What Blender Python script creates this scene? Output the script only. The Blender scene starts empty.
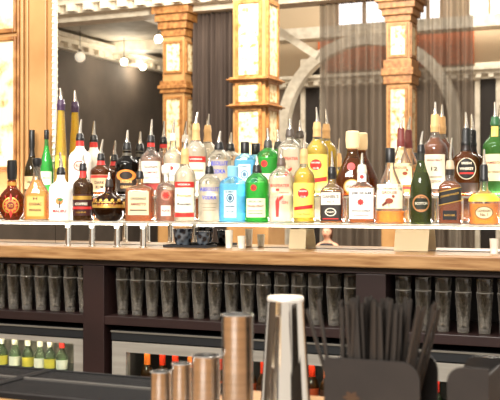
import bpy, bmesh, math, random
from mathutils import Vector, Matrix
random.seed(7)
PI = math.pi
SC = bpy.context.scene
COL = SC.collection
EYE = 1.4
YAW = math.radians(23.8)
CS, SN = math.cos(YAW), math.sin(YAW)
YM = 3.78                       # mirror plane
ZC = 1.205                     # back counter top
ZS = 1.3125                     # lower bottle shelf top
ZT = 1.415                     # upper bottle step top
YF, YB = 3.578, 3.725          # rows of bottles
ZBAR = 0.99


# ------------------------------------------------------------------ places
def depth(px, Y):
    return Y / (CS + SN * (px - 250) / 1000)

def X_at(px, Y):
    return depth(px, Y) * (CS * (px - 250) / 1000 - SN)

def z_at(px, py, Y):
    return EYE - (py - 200) / 1000 * depth(px, Y)


# ------------------------------------------------------------------ materials
_mats = {}
def lin(h):
    c = [int(h[i:i + 2], 16) / 255 for i in (0, 2, 4)]
    return tuple((x / 12.92 if x <= .04045 else ((x + .055) / 1.055) ** 2.4) for x in c) + (1,)

def pm(h, rough=.5, metal=0., trans=0., ior=1.45, emit=0., spec=.5):
    k = ('p', h, rough, metal, trans, ior, emit, spec)
    if k in _mats: return _mats[k]
    m = bpy.data.materials.new('surface_' + h); m.use_nodes = True
    b = m.node_tree.nodes['Principled BSDF']
    b.inputs['Base Color'].default_value = lin(h)
    b.inputs['Roughness'].default_value = rough
    b.inputs['Metallic'].default_value = metal
    b.inputs['Transmission Weight'].default_value = trans
    b.inputs['IOR'].default_value = ior
    b.inputs['Specular IOR Level'].default_value = spec
    if emit:
        b.inputs['Emission Color'].default_value = lin(h)
        b.inputs['Emission Strength'].default_value = emit
    _mats[k] = m
    return m

def glass(h, edge=None, gl=.9, haze=.10, hz=None, eh=0.):
    """thin-walled glass: tinted see-through with a Fresnel sheen; longer path at the rim darkens the tint"""
    k = ('g', h, edge, gl, haze, hz, eh)
    if k in _mats: return _mats[k]
    m = bpy.data.materials.new('glass_' + h); m.use_nodes = True
    nt = m.node_tree; N = nt.nodes; L = nt.links
    N.remove(N['Principled BSDF'])
    out = N['Material Output']
    lw = N.new('ShaderNodeLayerWeight'); lw.inputs['Blend'].default_value = .35
    ramp = N.new('ShaderNodeMix'); ramp.data_type = 'RGBA'
    ramp.inputs[6].default_value = lin(h); ramp.inputs[7].default_value = lin(edge or h)
    L.new(lw.outputs['Facing'], ramp.inputs[0])
    tr = N.new('ShaderNodeBsdfTransparent'); L.new(ramp.outputs[2], tr.inputs['Color'])
    gs = N.new('ShaderNodeBsdfGlossy'); gs.inputs['Roughness'].default_value = .04
    fr = N.new('ShaderNodeFresnel'); fr.inputs['IOR'].default_value = 1.45
    mu = N.new('ShaderNodeMath'); mu.operation = 'MULTIPLY'; mu.inputs[1].default_value = gl
    L.new(fr.outputs[0], mu.inputs[0])
    mx = N.new('ShaderNodeMixShader')
    L.new(mu.outputs[0], mx.inputs[0]); L.new(tr.outputs[0], mx.inputs[1]); L.new(gs.outputs[0], mx.inputs[2])
    hb = scatter(nt, hz or h)
    m2 = N.new('ShaderNodeMixShader'); m2.inputs[0].default_value = haze
    if eh:  # pale scatter towards the edges paints in light refracted by the glass
        pw = N.new('ShaderNodeMath'); pw.operation = 'POWER'; pw.inputs[1].default_value = 2.5
        L.new(lw.outputs['Facing'], pw.inputs[0])
        mr = N.new('ShaderNodeMapRange'); mr.inputs['To Min'].default_value = haze; mr.inputs['To Max'].default_value = eh
        L.new(pw.outputs[0], mr.inputs['Value']); L.new(mr.outputs[0], m2.inputs[0])
    L.new(mx.outputs[0], m2.inputs[1]); L.new(hb, m2.inputs[2])
    L.new(m2.outputs[0], out.inputs['Surface'])
    _mats[k] = m
    return m

def scatter(nt, h):
    N, L = nt.nodes, nt.links
    d = N.new('ShaderNodeBsdfDiffuse'); d.inputs['Color'].default_value = lin(h)
    t = N.new('ShaderNodeBsdfTranslucent'); t.inputs['Color'].default_value = lin(h)
    a = N.new('ShaderNodeMixShader'); a.inputs[0].default_value = .38
    L.new(d.outputs[0], a.inputs[1]); L.new(t.outputs[0], a.inputs[2])
    return a.outputs[0]

def liquid(h, haze=.55):
    """a drink: tinted, light passes and scatters in it"""
    k = ('l', h, haze)
    if k in _mats: return _mats[k]
    m = bpy.data.materials.new('drink_' + h); m.use_nodes = True
    nt = m.node_tree; N = nt.nodes; L = nt.links
    N.remove(N['Principled BSDF'])
    tr = N.new('ShaderNodeBsdfTransparent'); tr.inputs['Color'].default_value = lin(h)
    mx = N.new('ShaderNodeMixShader'); mx.inputs[0].default_value = haze
    L.new(tr.outputs[0], mx.inputs[1]); L.new(scatter(nt, h), mx.inputs[2])
    L.new(mx.outputs[0], N['Material Output'].inputs['Surface'])
    _mats[k] = m
    return m

def noisy(name, h1, h2, scale, rough=.5, bump=0., stretch=(1, 1, 1), metal=0., lo=.35, hi=.65, kind='noise', detail=6):
    m = bpy.data.materials.new(name); m.use_nodes = True
    nt = m.node_tree; N = nt.nodes; L = nt.links
    b = N['Principled BSDF']
    tc = N.new('ShaderNodeTexCoord'); mp = N.new('ShaderNodeMapping')
    mp.inputs['Scale'].default_value = stretch
    L.new(tc.outputs['Object'], mp.inputs['Vector'])
    if kind == 'noise':
        t = N.new('ShaderNodeTexNoise'); t.inputs['Scale'].default_value = scale; t.inputs['Detail'].default_value = detail
        fac = t.outputs['Fac']
    else:
        t = N.new('ShaderNodeTexVoronoi'); t.inputs['Scale'].default_value = scale
        t.feature = 'SMOOTH_F1'
        fac = t.outputs['Distance']
    L.new(mp.outputs['Vector'], t.inputs['Vector'])
    r = N.new('ShaderNodeValToRGB')
    r.color_ramp.elements[0].position = lo; r.color_ramp.elements[0].color = lin(h1)
    r.color_ramp.elements[1].position = hi; r.color_ramp.elements[1].color = lin(h2)
    L.new(fac, r.inputs['Fac']); L.new(r.outputs['Color'], b.inputs['Base Color'])
    b.inputs['Roughness'].default_value = rough; b.inputs['Metallic'].default_value = metal
    if bump:
        bp = N.new('ShaderNodeBump'); bp.inputs['Strength'].default_value = bump; bp.inputs['Distance'].default_value = .01
        L.new(fac, bp.inputs['Height']); L.new(bp.outputs['Normal'], b.inputs['Normal'])
    return m

def sheer_mat():
    m = bpy.data.materials.new('sheer_cloth'); m.use_nodes = True
    nt = m.node_tree; N = nt.nodes; L = nt.links
    N.remove(N['Principled BSDF']); out = N['Material Output']
    d = N.new('ShaderNodeBsdfDiffuse'); d.inputs['Color'].default_value = lin('70655a')
    tl = N.new('ShaderNodeBsdfTranslucent'); tl.inputs['Color'].default_value = lin('8a7e72')
    a = N.new('ShaderNodeMixShader'); a.inputs[0].default_value = .4
    L.new(d.outputs[0], a.inputs[1]); L.new(tl.outputs[0], a.inputs[2])
    tr = N.new('ShaderNodeBsdfTransparent')
    lw = N.new('ShaderNodeLayerWeight'); lw.inputs['Blend'].default_value = .5
    mr = N.new('ShaderNodeMapRange'); mr.inputs['To Min'].default_value = .72; mr.inputs['To Max'].default_value = .9
    L.new(lw.outputs['Facing'], mr.inputs['Value'])
    mx = N.new('ShaderNodeMixShader')
    L.new(mr.outputs[0], mx.inputs[0]); L.new(tr.outputs[0], mx.inputs[1]); L.new(a.outputs[0], mx.inputs[2])
    L.new(mx.outputs[0], out.inputs['Surface'])
    return m

STEEL = pm('d8d2c8', .12, 1.)
CHROME = pm('f2efe8', .04, 1.)
BLACKP = pm('141313', .35)
WOOD = noisy('varnished_wood', '7d5835', 'a58056', 5, .33, 0, (1.2, 14, 14))
BARWOOD = noisy('bar_wood', '9a6a40', 'b98a58', 4, .3, 0, (1.5, 12, 12))
MAROON = noisy('dark_maroon_lacquer', '1b0e0d', '261513', 4, .4)
STAINLESS = noisy('brushed_stainless', '8d877d', 'a39d92', 3, .42, 0, (.6, 3, 12), metal=.35)
GOLDSTONE = noisy('gold_marble', 'a27444', 'bd925e', 2.2, .4, .05)
GOLDDARK = noisy('gold_carved', '7c4c22', 'ab7a44', 14, .45, .3)
PANEL = noisy('cream_ornament', 'b08040', 'eedcb2', 11, .5, .4, (1, 1, 1), lo=.36, hi=.50)
CREAM = noisy('cream_plaster', 'd8cdb8', 'efe6d4', 6, .7, .1)
DARKWALL = noisy('umber_wall', '4c4239', '574c42', 1.5, .8)
CEIL = noisy('grey_ceiling', 'a79f92', 'c2baac', 2, .8)
CURTAIN = noisy('dark_drape', '41352f', '4f423a', 3, .9, 0, (4, 4, .3))
SHEER = sheer_mat()
MIRROR = pm('f3f0ea', .0, 1.)
SHELFGLASS = glass('f4f2e8', 'e0dccc', 1., .30, 'fbf8ee')


# ------------------------------------------------------------------ objects
def link(o, parent=None):
    COL.objects.link(o)
    if parent: o.parent = parent
    return o

def tag(o, label=None, cat=None, group=None, kind=None):
    if label: o['label'] = label
    if cat: o['category'] = cat
    if group: o['group'] = group
    if kind: o['kind'] = kind
    return o

def empty(name, loc, rz=0):
    o = bpy.data.objects.new(name, None); COL.objects.link(o)
    o.empty_display_size = .05
    o.location = loc; o.rotation_euler = (0, 0, rz)
    return o

def finish(name, bm, mats, parent=None, smooth=True, loc=None, angle=40, recalc=True):
    if recalc: bmesh.ops.recalc_face_normals(bm, faces=bm.faces[:])
    me = bpy.data.meshes.new(name)
    for f in bm.faces: f.smooth = smooth
    if smooth:
        ca = math.radians(angle)
        for e in bm.edges:
            if len(e.link_faces) == 2 and e.calc_face_angle(0) > ca: e.smooth = False
    bm.to_mesh(me); bm.free()
    if not isinstance(mats, (list, tuple)): mats = [mats]
    for m in mats: me.materials.append(m)
    o = bpy.data.objects.new(name, me)
    if loc: o.location = loc
    return link(o, parent)

def box(bm, x0, x1, y0, y1, z0, z1, mi=0, bev=0.):
    r = bmesh.ops.create_cube(bm, size=1)
    vs = r['verts']
    bmesh.ops.scale(bm, vec=(x1 - x0, y1 - y0, z1 - z0), verts=vs)
    bmesh.ops.translate(bm, vec=((x0 + x1) / 2, (y0 + y1) / 2, (z0 + z1) / 2), verts=vs)
    fs = set(f for v in vs for f in v.link_faces)
    for f in fs: f.material_index = mi
    if bev:
        es = list(set(e for v in vs for e in v.link_edges))
        r = bmesh.ops.bevel(bm, geom=es, offset=bev, segments=2, affect='EDGES', profile=.5)
        for f in r['faces']: f.material_index = mi

def boxobj(name, x0, x1, y0, y1, z0, z1, mat, parent=None, bev=.003):
    """a box whose origin sits at its base centre"""
    bm = bmesh.new()
    cx, cy = (x0 + x1) / 2, (y0 + y1) / 2
    box(bm, x0 - cx, x1 - cx, y0 - cy, y1 - cy, 0, z1 - z0, 0, bev)
    o = finish(name, bm, mat, parent, smooth=False)
    o.location = (cx, cy, z0)
    if parent: o.location = Vector((cx, cy, z0)) - Vector(parent.location)
    return o

def lathe(bm, prof, seg=24, mi=0, c=(0, 0), M=None):
    """prof: (r, z) list; ends with r=0 close to a point"""
    rings = []
    for r, z in prof:
        if r < 1e-6:
            rings.append([bm.verts.new((c[0], c[1], z))])
        else:
            rings.append([bm.verts.new((c[0] + r * math.cos(2 * PI * i / seg), c[1] + r * math.sin(2 * PI * i / seg), z)) for i in range(seg)])
    fs = []
    for a, b in zip(rings, rings[1:]):
        if len(a) == 1 and len(b) == 1: continue
        for i in range(seg):
            j = (i + 1) % seg
            if len(a) == 1: fs.append(bm.faces.new((a[0], b[i], b[j])))
            elif len(b) == 1: fs.append(bm.faces.new((a[i], a[j], b[0])))
            else: fs.append(bm.faces.new((a[i], a[j], b[j], b[i])))
    for f in fs: f.material_index = mi
    if M:
        bmesh.ops.transform(bm, matrix=M, verts=[v for r in rings for v in r])
    return fs

def tube(bm, pts, rads, seg=10, mi=0, cap=True):
    pts = [Vector(p) for p in pts]
    rings = []
    for i, p in enumerate(pts):
        d = (pts[min(i + 1, len(pts) - 1)] - pts[max(i - 1, 0)]).normalized()
        a = d.orthogonal().normalized() if abs(d.z) < .9 else Vector((1, 0, 0)).cross(d).normalized()
        b = d.cross(a)
        r = rads[i] if isinstance(rads, (list, tuple)) else rads
        rings.append([bm.verts.new(p + r * (a * math.cos(2 * PI * k / seg) + b * math.sin(2 * PI * k / seg))) for k in range(seg)])
    for a, b in zip(rings, rings[1:]):
        for k in range(seg):
            f = bm.faces.new((a[k], a[(k + 1) % seg], b[(k + 1) % seg], b[k])); f.material_index = mi
    if cap:
        for r in (rings[0], rings[-1]):
            f = bm.faces.new(r); f.material_index = mi


# ------------------------------------------------------------------ bottles
# (height fraction, radius fraction) of the silhouette, then depth/width, squareness of the body
SHAPES = {
    'round':   ([(0, .90), (.012, .98), (.03, 1), (.63, 1), (.69, .96), (.74, .80), (.78, .56), (.82, .40), (.88, .34), (.95, .32), (1, .33)], 1, 2),
    'dome':    ([(0, .90), (.015, .98), (.03, 1), (.64, 1), (.71, .95), (.76, .82), (.79, .60), (.81, .42), (.84, .36), (1, .35)], 1, 2),
    'pyramid': ([(0, .95), (.015, .99), (.03, 1), (.36, 1), (.42, .95), (.62, .70), (.82, .42), (.9, .33), (1, .31)], .75, 3),
    'stout':   ([(0, .90), (.015, .98), (.03, 1), (.72, 1), (.80, .95), (.86, .80), (.90, .56), (.93, .42), (.96, .36), (1, .35)], 1, 2),
    'stoutflat': ([(0, .93), (.012, .99), (.03, 1), (.74, 1), (.81, .96), (.86, .84), (.90, .62), (.93, .44), (.96, .36), (1, .35)], .62, 4),
    'stoutsq': ([(0, .93), (.012, .99), (.03, 1), (.72, 1), (.79, .95), (.84, .78), (.88, .54), (.92, .38), (1, .34)], .85, 5),
    'square':  ([(0, .93), (.012, .99), (.03, 1), (.60, 1), (.66, .95), (.71, .74), (.75, .50), (.79, .37), (.9, .33), (1, .34)], .85, 5),
    'flat':    ([(0, .93), (.012, .99), (.03, 1), (.64, 1), (.71, .96), (.77, .82), (.81, .60), (.84, .40), (.88, .34), (1, .34)], .62, 4),
    'cone':    ([(0, .95), (.015, 1), (.03, 1), (.46, .97), (.52, .88), (.62, .62), (.72, .42), (.82, .30), (.95, .26), (1, .28)], .7, 3),
    'tall':    ([(0, .96), (.01, 1), (.03, 1), (.25, .92), (.5, .72), (.75, .56), (.95, .46), (1, .46)], 1, 2),
    'wine':    ([(0, .9), (.012, .98), (.03, 1), (.45, 1), (.55, .93), (.66, .72), (.76, .47), (.84, .34), (.95, .30), (1, .32)], 1, 2),
    'slope':   ([(0, .93), (.012, .99), (.03, 1), (.36, 1), (.48, .9), (.60, .68), (.72, .47), (.8, .36), (.9, .31), (1, .31)], .9, 2.6),
    'ball':    ([(0, .52), (.02, .60), (.10, .78), (.22, .95), (.33, 1), (.46, .98), (.58, .84), (.68, .58), (.74, .34), (.80, .24), (1, .22)], 1, 2),
    'disc':    ([(0, .50), (.02, .55), (.08, .70), (.2, .92), (.35, 1), (.5, .98), (.63, .84), (.74, .58), (.80, .38), (.86, .33), (.92, .34), (.95, .34), (1, .28)], .5, 2),
    'decanter': ([(0, .95), (.012, 1), (.03, 1), (.62, 1), (.70, .97), (.75, .80), (.78, .5), (.80, .30), (.84, .24), (1, .24)], .72, 6),
    'jar':     ([(0, .9), (.02, .98), (.04, 1), (.48, 1), (.56, .96), (.64, .74), (.70, .44), (.75, .30), (.82, .26), (1, .26)], .9, 3),
    'bell':    ([(0, .92), (.012, .98), (.03, 1), (.40, .98), (.55, .86), (.68, .62), (.80, .40), (.86, .31), (.92, .29), (1, .28)], .8, 2.4),
}

class Loft:
    def __init__(s, shape, hw, H):
        s.pts, s.dr, s.n = SHAPES[shape]
        s.hw, s.H = hw, H
    def at(s, t):
        p = s.pts
        t = min(max(t, 0), 1)
        for (a, ra), (b, rb) in zip(p, p[1:]):
            if t <= b:
                r = ra + (rb - ra) * (t - a) / (b - a); break
        k = max(0., min(1., (r - .4) / .45))      # neck is round, body keeps the shape's own section
        n = 2 + (s.n - 2) * k
        dr = 1 + (s.dr - 1) * k
        return r * s.hw, r * s.hw * dr, n
    def mesh(s, bm, t0, t1, inset=0., seg=32, mi=0):
        ts = [t0] + [t for t, _ in s.pts if t0 < t < t1] + [t1]
        rings = []
        for t in ts:
            rx, ry, n = s.at(t); rx = max(rx - inset, .001); ry = max(ry - inset, .001)
            ring = []
            for i in range(seg):
                a = 2 * PI * i / seg; c, q = math.cos(a), math.sin(a)
                e = 2 / n
                ring.append(bm.verts.new((rx * math.copysign(abs(c) ** e, c), ry * math.copysign(abs(q) ** e, q), t * s.H)))
            rings.append(ring)
        for a, b in zip(rings, rings[1:]):
            for i in range(seg):
                f = bm.faces.new((a[i], a[(i + 1) % seg], b[(i + 1) % seg], b[i])); f.material_index = mi
        for r in (rings[0], rings[-1]):
            f = bm.faces.new(r); f.material_index = mi
    def front(s, x, z, off):
        rx, ry, n = s.at(z / s.H)
        k = min(abs(x) / rx, .985)
        return -ry * (1 - k ** n) ** (1 / n) - off

def text_mesh(body, bold=True):
    cu = bpy.data.curves.new('lettering', 'FONT'); cu.body = body
    cu.align_x = 'CENTER'; cu.align_y = 'CENTER'; cu.resolution_u = 2
    if bold: cu.offset = .02
    o = bpy.data.objects.new('lettering', cu); COL.objects.link(o)
    dg = bpy.context.evaluated_depsgraph_get(); dg.update()
    me = bpy.data.meshes.new_from_object(o.evaluated_get(dg))
    bpy.data.objects.remove(o); bpy.data.curves.remove(cu)
    vs = [(v.co.x, v.co.y) for v in me.vertices]; fs = [tuple(p.vertices) for p in me.polygons]
    bpy.data.meshes.remove(me)
    if not vs: return [], [], 1, 1
    x0, x1 = min(v[0] for v in vs), max(v[0] for v in vs); y0, y1 = min(v[1] for v in vs), max(v[1] for v in vs)
    cx, cy = (x0 + x1) / 2, (y0 + y1) / 2
    return [(v[0] - cx, v[1] - cy) for v in vs], fs, x1 - x0, y1 - y0

def decal(bm, surf, shape, layer, mi):
    """shape on the front of a loft; surf(x, z, off) -> y. sizes in metres"""
    off = .0006 + .0005 * layer
    k = shape[0]
    if k == 'rect':
        _, x0, x1, z0, z1 = shape[:5]; sl = shape[5] if len(shape) > 5 else 0
        nx = 14
        nz = max(2, int((z1 - z0) / .012))
        g = [[None] * (nz + 1) for _ in range(nx + 1)]
        for i in range(nx + 1):
            x = (x0 + x1) / 2 + (x1 - x0) / 2 * math.sin((i / nx - .5) * PI)
            for j in range(nz + 1):
                z = z0 + (z1 - z0) * j / nz + sl * x
                g[i][j] = bm.verts.new((x, surf(x, z, off), z))
        for i in range(nx):
            for j in range(nz):
                f = bm.faces.new((g[i][j], g[i + 1][j], g[i + 1][j + 1], g[i][j + 1])); f.material_index = mi
    elif k == 'disc':
        _, cx, cz, rx, rz = shape[:5]; r0 = shape[5] if len(shape) > 5 else 0
        pts = shape[6] if len(shape) > 6 else None
        seg = 24; rings = []
        for q in (r0, (r0 + 1) / 2, 1):
            ring = []
            for i in range(seg):
                a = 2 * PI * i / seg
                w = q * (1 + (.28 * math.cos(pts * a) if pts and q == 1 else 0))
                x, z = cx + rx * w * math.cos(a), cz + rz * w * math.sin(a)
                ring.append(bm.verts.new((x, surf(x, z, off), z)))
            rings.append(ring)
        for a, b in zip(rings, rings[1:]):
            for i in range(seg):
                f = bm.faces.new((a[i], a[(i + 1) % seg], b[(i + 1) % seg], b[i])); f.material_index = mi
    elif k == 'poly':
        _, pts = shape[:2]
        f = bm.faces.new([bm.verts.new((x, surf(x, z, off), z)) for x, z in pts]); f.material_index = mi
    elif k == 'text':
        _, body, cx, cz, w, h = shape[:6]; sl = shape[6] if len(shape) > 6 else 0
        vs, fs, tw, th = text_mesh(body)
        V = []
        for x, y in vs:
            X = cx + x / tw * w; Z = cz + y / th * h + sl * (X - cx)
            V.append(bm.verts.new((X, surf(X, Z, off), Z)))
        for fc in fs:
            try:
                f = bm.faces.new([V[i] for i in fc]); f.material_index = mi
            except ValueError: pass

def flat_front(bm, normal_up=True):
    for f in bm.faces:
        f.normal_update()
        if f.normal.y > 0: f.normal_flip()

def pourer(parent, z, r, mat, length, tilt, spoutmat=STEEL, collar=.022):
    bm = bmesh.new()
    lathe(bm, [(0, z - .012), (r * 1.12, z - .012), (r * 1.15, z), (r * 1.02, z + .003), (r * .98, z + collar - .006), (r * .8, z + collar), (0, z + collar)], 18)
    c = finish('pourer', bm, mat, parent)
    bm = bmesh.new()
    z1 = z + collar - .002
    d = Vector((math.sin(tilt), 0, math.cos(tilt)))
    p = [Vector((0, 0, z1)), Vector((0, 0, z1 + length * .28)) + d * .001]
    p += [p[1] + d * length * f for f in (.36, .72)]
    tube(bm, p, [r * .62, r * .46, r * .36, r * .24], 10)
    return finish('spout', bm, spoutmat, c)

def bottle(label, px, w, base_row, neck, tip, shape, body, liq=None, fill=.8, decals=(), top='pour', topmat=BLACKP, name='liquor_bottle', jit=None, collar=.02, rings=()):
    """px centre, w width in photo pixels; neck/tip pixel heights of the glass top and of the very top"""
    Y, zb = (YF, ZS) if base_row == 'F' else (YB, ZT)
    s = depth(px, Y) / 1000
    X = X_at(px, Y)
    hw = w * s / 2 * 1.08
    H = (EYE - (neck - 200) * s) - zb
    htop = (neck - tip) * s
    rz = math.atan2(-X, Y) * .75 * -1 + (math.radians(random.uniform(-5, 5)) if jit is None else jit)
    root = empty(name, (X, Y, zb), -rz if False else math.atan2(X, Y) * -.8 * -1 * -1)
    root.rotation_euler.z = math.atan2(-X, Y) * .8 + (math.radians(random.uniform(-5, 5)) if jit is None else jit)
    tag(root, label, 'bottle')
    lf = Loft(shape, hw, H)
    bm = bmesh.new(); lf.mesh(bm, 0, 1)
    finish('glass_body', bm, body, root)
    if liq:
        bm = bmesh.new(); lf.mesh(bm, .022, fill, .0022)
        finish('liquid', bm, liq, root)
    for part, shapes in decals:
        mats, bm = [], bmesh.new()
        for i, sh in enumerate(shapes):
            m = sh[-1]
            if m not in mats: mats.append(m)
            g = sh[:-1]
            # fractions -> metres
            if g[0] == 'rect': g = ('rect', g[1] * hw, g[2] * hw, g[3] * H, g[4] * H) + tuple(g[5:])
            elif g[0] == 'disc': g = ('disc', g[1] * hw, g[2] * H, g[3] * hw, g[4] * hw) + tuple(g[5:])
            elif g[0] == 'text': g = ('text', g[1], g[2] * hw, g[3] * H, g[4] * hw, g[5] * hw) + tuple(g[6:])
            elif g[0] == 'poly': g = ('poly', [(a * hw, b * H) for a, b in g[1]])
            decal(bm, lf.front, g, i, mats.index(m))
        flat_front(bm)
        finish(part, bm, mats, root, recalc=False)
    for t0, t1, m in rings:                       # foil or printed sleeve right round
        bm = bmesh.new(); lf.mesh(bm, t0, t1, -.0012)
        finish('neck_sleeve', bm, m, root)
    rn = lf.at(1)[0]
    if top == 'pour':
        cl = min(collar, htop * .45)
        pourer(root, H, rn, topmat, max(htop - cl, .015) / 1.06, random.uniform(-.12, .3), collar=cl)
    elif top == 'cap':
        bm = bmesh.new()
        r = rn * 1.18
        lathe(bm, [(0, H - .010), (r, H - .010), (r, H + htop - .002), (r * .92, H + htop), (0, H + htop)], 20)
        finish('cap', bm, topmat, root)
    elif top == 'cork':
        bm = bmesh.new()
        r = rn * 1.25
        lathe(bm, [(0, H - .004), (rn, H - .004), (rn, H + .002), (r, H + .004), (r * 1.08, H + htop * .5), (r * 1.02, H + htop - .004), (r * .8, H + htop), (0, H + htop)], 20)
        finish('stopper', bm, topmat, root)
    return root

CL = glass('fdfdf9', '706f68', 1.1, .05, 'fffaf0', .25)
GREEN = glass('b8f0bc', '4aa85e', .9, .12, '6cc878')
DKGREEN = glass('a2b67a', '3a5a30')
OLIVE = glass('8d7a48', '4a3c22')
BLUE = glass('d4f4fe', '74c0ec', .9, .12, 'b0e6fa')
BROWN = glass('c08a54', '683818')
DARKG = glass('3a3026', '17120e')
WATER = liquid('fffaf0', .45)
AMBER = liquid('d68a34')
GOLDL = liquid('ffca62')
DEEP = liquid('b4641e')
REDL = liquid('b8462a')
YELL = liquid('fae64a', .6)
PALEY = liquid('f4e68a')
PINKL = liquid('e0b09a', .4)
BLUEL = liquid('c8f0fd', .5)
GRNL = liquid('a2eaa6', .6)
DKL = liquid('4a2a18')

P = pm
WHITE, IVORY, TAN, RED, BLK, GLD, CRM = P('f4f1ea', .5), P('e8dcc0', .55), P('caa06a', .5), P('c3302a', .45), P('191717', .45), P('caa04a', .35, .6), P('efe6cf', .55)
NAVY, ORNG, DRED, GRY, GRNP = P('1c36c4', .45), P('d2803a', .45), P('7a2420', .5), P('6d675e', .5), P('3f7f45', .5)

B = bottle
# --- front row, along the shelf ---------------------------------------------
B('round red amber decanter with a gold starburst disc and black stopper', 12, 25, 'F', 180, 160, 'disc', glass('c8763a', '8a3a1a'), DEEP, .8,
  [('seal', [('disc', 0, .36, .72, .72, 0, 12, RED), ('disc', 0, .36, .62, .62, .86, GLD), ('disc', 0, .36, .45, .45, 0, 10, ORNG), ('disc', 0, .36, .28, .28, 0, DRED), ('text', 'XO', 0, .36, .34, .26, GLD)]),
   ('neck_label', [('rect', -.3, .3, .86, .95, GLD)])], 'cork', BLACKP)
B('golden brandy bottle with sloping shoulders, square tan label and dark stopper', 37, 24, 'F', 166, 158, 'cone', CL, GOLDL, .74,
  [('label', [('rect', -.72, .72, .06, .46, GLD), ('rect', -.66, .66, .08, .44, P('dcae62', .5)), ('text', 'H', 0, .40, .3, .2, BLK), ('text', 'COGNAC', 0, .30, .95, .22, BLK), ('text', 'PRIVILEGE', 0, .19, .9, .16, BLK)])], 'cork', BLACKP)
B('frosted white bottle with a small palm and red sun print', 61, 22, 'F', 172, 151, 'round', P('f3f1ec', .35), None, .8,
  [('label', [('disc', 0, .40, .30, .30, P('e58a4a', .5)), ('poly', [(-.06, .26), (.04, .26), (.10, .42), (.04, .42)], BLK), ('disc', .08, .43, .24, .12, 0, 5, GRNP), ('text', 'MALIBU', 0, .20, 1.1, .24, RED)])], 'pour', BLACKP)
B('dark brown bottle with red and gold banded label, beside the white bottle', 83, 19, 'F', 168, 154, 'round', BROWN, DKL, .8,
  [('label', [('rect', -.93, .93, .10, .50, P('3a1512', .5)), ('rect', -.92, .92, .40, .47, GLD), ('text', 'COFFEE', 0, .32, 1.2, .24, CRM), ('rect', -.92, .92, .22, .27, RED), ('text', 'LIQUEUR', 0, .16, 1., .16, GLD)]),
   ('neck_label', [('rect', -.31, .31, .82, .95, RED)])], 'pour', BLACKP)
B('squat spherical bottle with a gold crown belt and yellow ribbon', 109, 31, 'F', 184, 172, 'ball', glass('7a4a28', '38200f'), DKL, .62,
  [('belt', [('rect', -.98, .98, .36, .52, GLD), ('text', 'ROYALE', 0, .44, 1.1, .18, DRED), ('disc', -.7, .56, .09, .09, GLD), ('disc', -.35, .56, .09, .09, GLD), ('disc', 0, .56, .1, .1, GLD), ('disc', .35, .56, .09, .09, GLD), ('disc', .7, .56, .09, .09, GLD)]),
   ('ribbon', [('poly', [(-.24, .50), (-.02, .50), (.06, .72), (-.10, .74)], P('f0cf4a', .5))])], 'pour', P('2a211b', .4))
B('square clear decanter of amber liqueur with a plain beige label', 140, 26, 'F', 176, 158, 'decanter', glass('f4dcb4', 'a8804c'), AMBER, .72,
  [('label', [('rect', -.74, .74, .14, .66, P('d8c39a', .55)), ('text', 'ORIGINALE', 0, .50, 1.1, .18, BLK), ('text', 'AMARETTO', 0, .38, 1.1, .2, DRED), ('rect', -.6, .6, .24, .26, BLK)])], 'pour', BLACKP)
B('short clear dome topped bottle with rosy liquid and red flecks', 166, 18, 'F', 174, 165, 'dome', CL, PINKL, .66,
  [('label', [('disc', 0, .55, .5, .5, .8, P('c88a7a', .5)), ('disc', 0, .55, .3, .3, 0, 6, RED), ('rect', -.5, .5, .12, .34, P('e6cfc4', .5)), ('text', 'PLATA', 0, .23, .8, .2, DRED)])], 'cork', pm('efe9df', .2))
B('clear vodka bottle with tan foil neck and two red label bands', 185, 20, 'F', 153, 138, 'round', CL, WATER, .8,
  [('label', [('rect', -.9, .9, .50, .58, RED), ('text', 'VODKA', 0, .54, 1.2, .17, WHITE), ('rect', -.86, .86, .14, .49, P('f3ead6', .5)), ('text', 'Premium', 0, .38, 1.3, .3, GLD), ('text', 'Russian', 0, .26, 1.2, .24, BLK), ('rect', -.9, .9, .07, .13, RED)])], 'pour', TAN, rings=[(.84, 1, TAN)])
B('clear round shouldered vodka bottle with blue lettering, on the lower shelf', 209.5, 21, 'F', 171, 158, 'stout', CL, WATER, .74,
  [('lettering', [('text', 'ABSOLUT', 0, .64, 1.65, .36, NAVY), ('text', 'VODKA', 0, .48, 1.25, .36, NAVY), ('text', 'Country of Sweden', 0, .36, 1.3, .14, GRY), ('rect', -.55, .55, .28, .29, GRY), ('rect', -.55, .55, .23, .24, GRY)])], 'pour', BLACKP)
B('pale blue gin bottle with a white oval etched label, on the lower shelf', 233, 25, 'F', 174, 166, 'stoutflat', BLUE, BLUEL, .8,
  [('label', [('rect', -.48, .48, .10, .66, P('cfe9ee', .45)), ('disc', 0, .50, .30, .34, .72, P('3a5f7a', .5)), ('disc', 0, .50, .15, .2, P('3a5f7a', .5)), ('text', 'BOMBAY', 0, .63, .72, .15, P('20405a', .5)), ('text', 'SAPPHIRE', 0, .33, .74, .14, P('20405a', .5)), ('text', 'DRY GIN', 0, .22, .6, .12, P('20405a', .5))])], 'cap', P('7fb8d8', .3), jit=-.25)
B('green gin bottle with a red wax seal and cream label, on the lower shelf', 257, 22, 'F', 170, 156, 'stout', GREEN, GRNL, .76,
  [('label', [('rect', -.8, .8, .10, .46, P('e6e2c4', .55)), ('text', 'SPECIAL DRY', 0, .40, 1.2, .15, GRNP), ('text', 'TANQUERAY', 0, .31, 1.4, .2, DRED), ('rect', -.6, .6, .17, .18, GRNP), ('rect', -.6, .6, .22, .23, GRNP)]),
   ('seal', [('disc', -.15, .66, .27, .27, RED), ('disc', -.15, .66, .14, .14, .4, DRED)])], 'pour', BLACKP)
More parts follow.
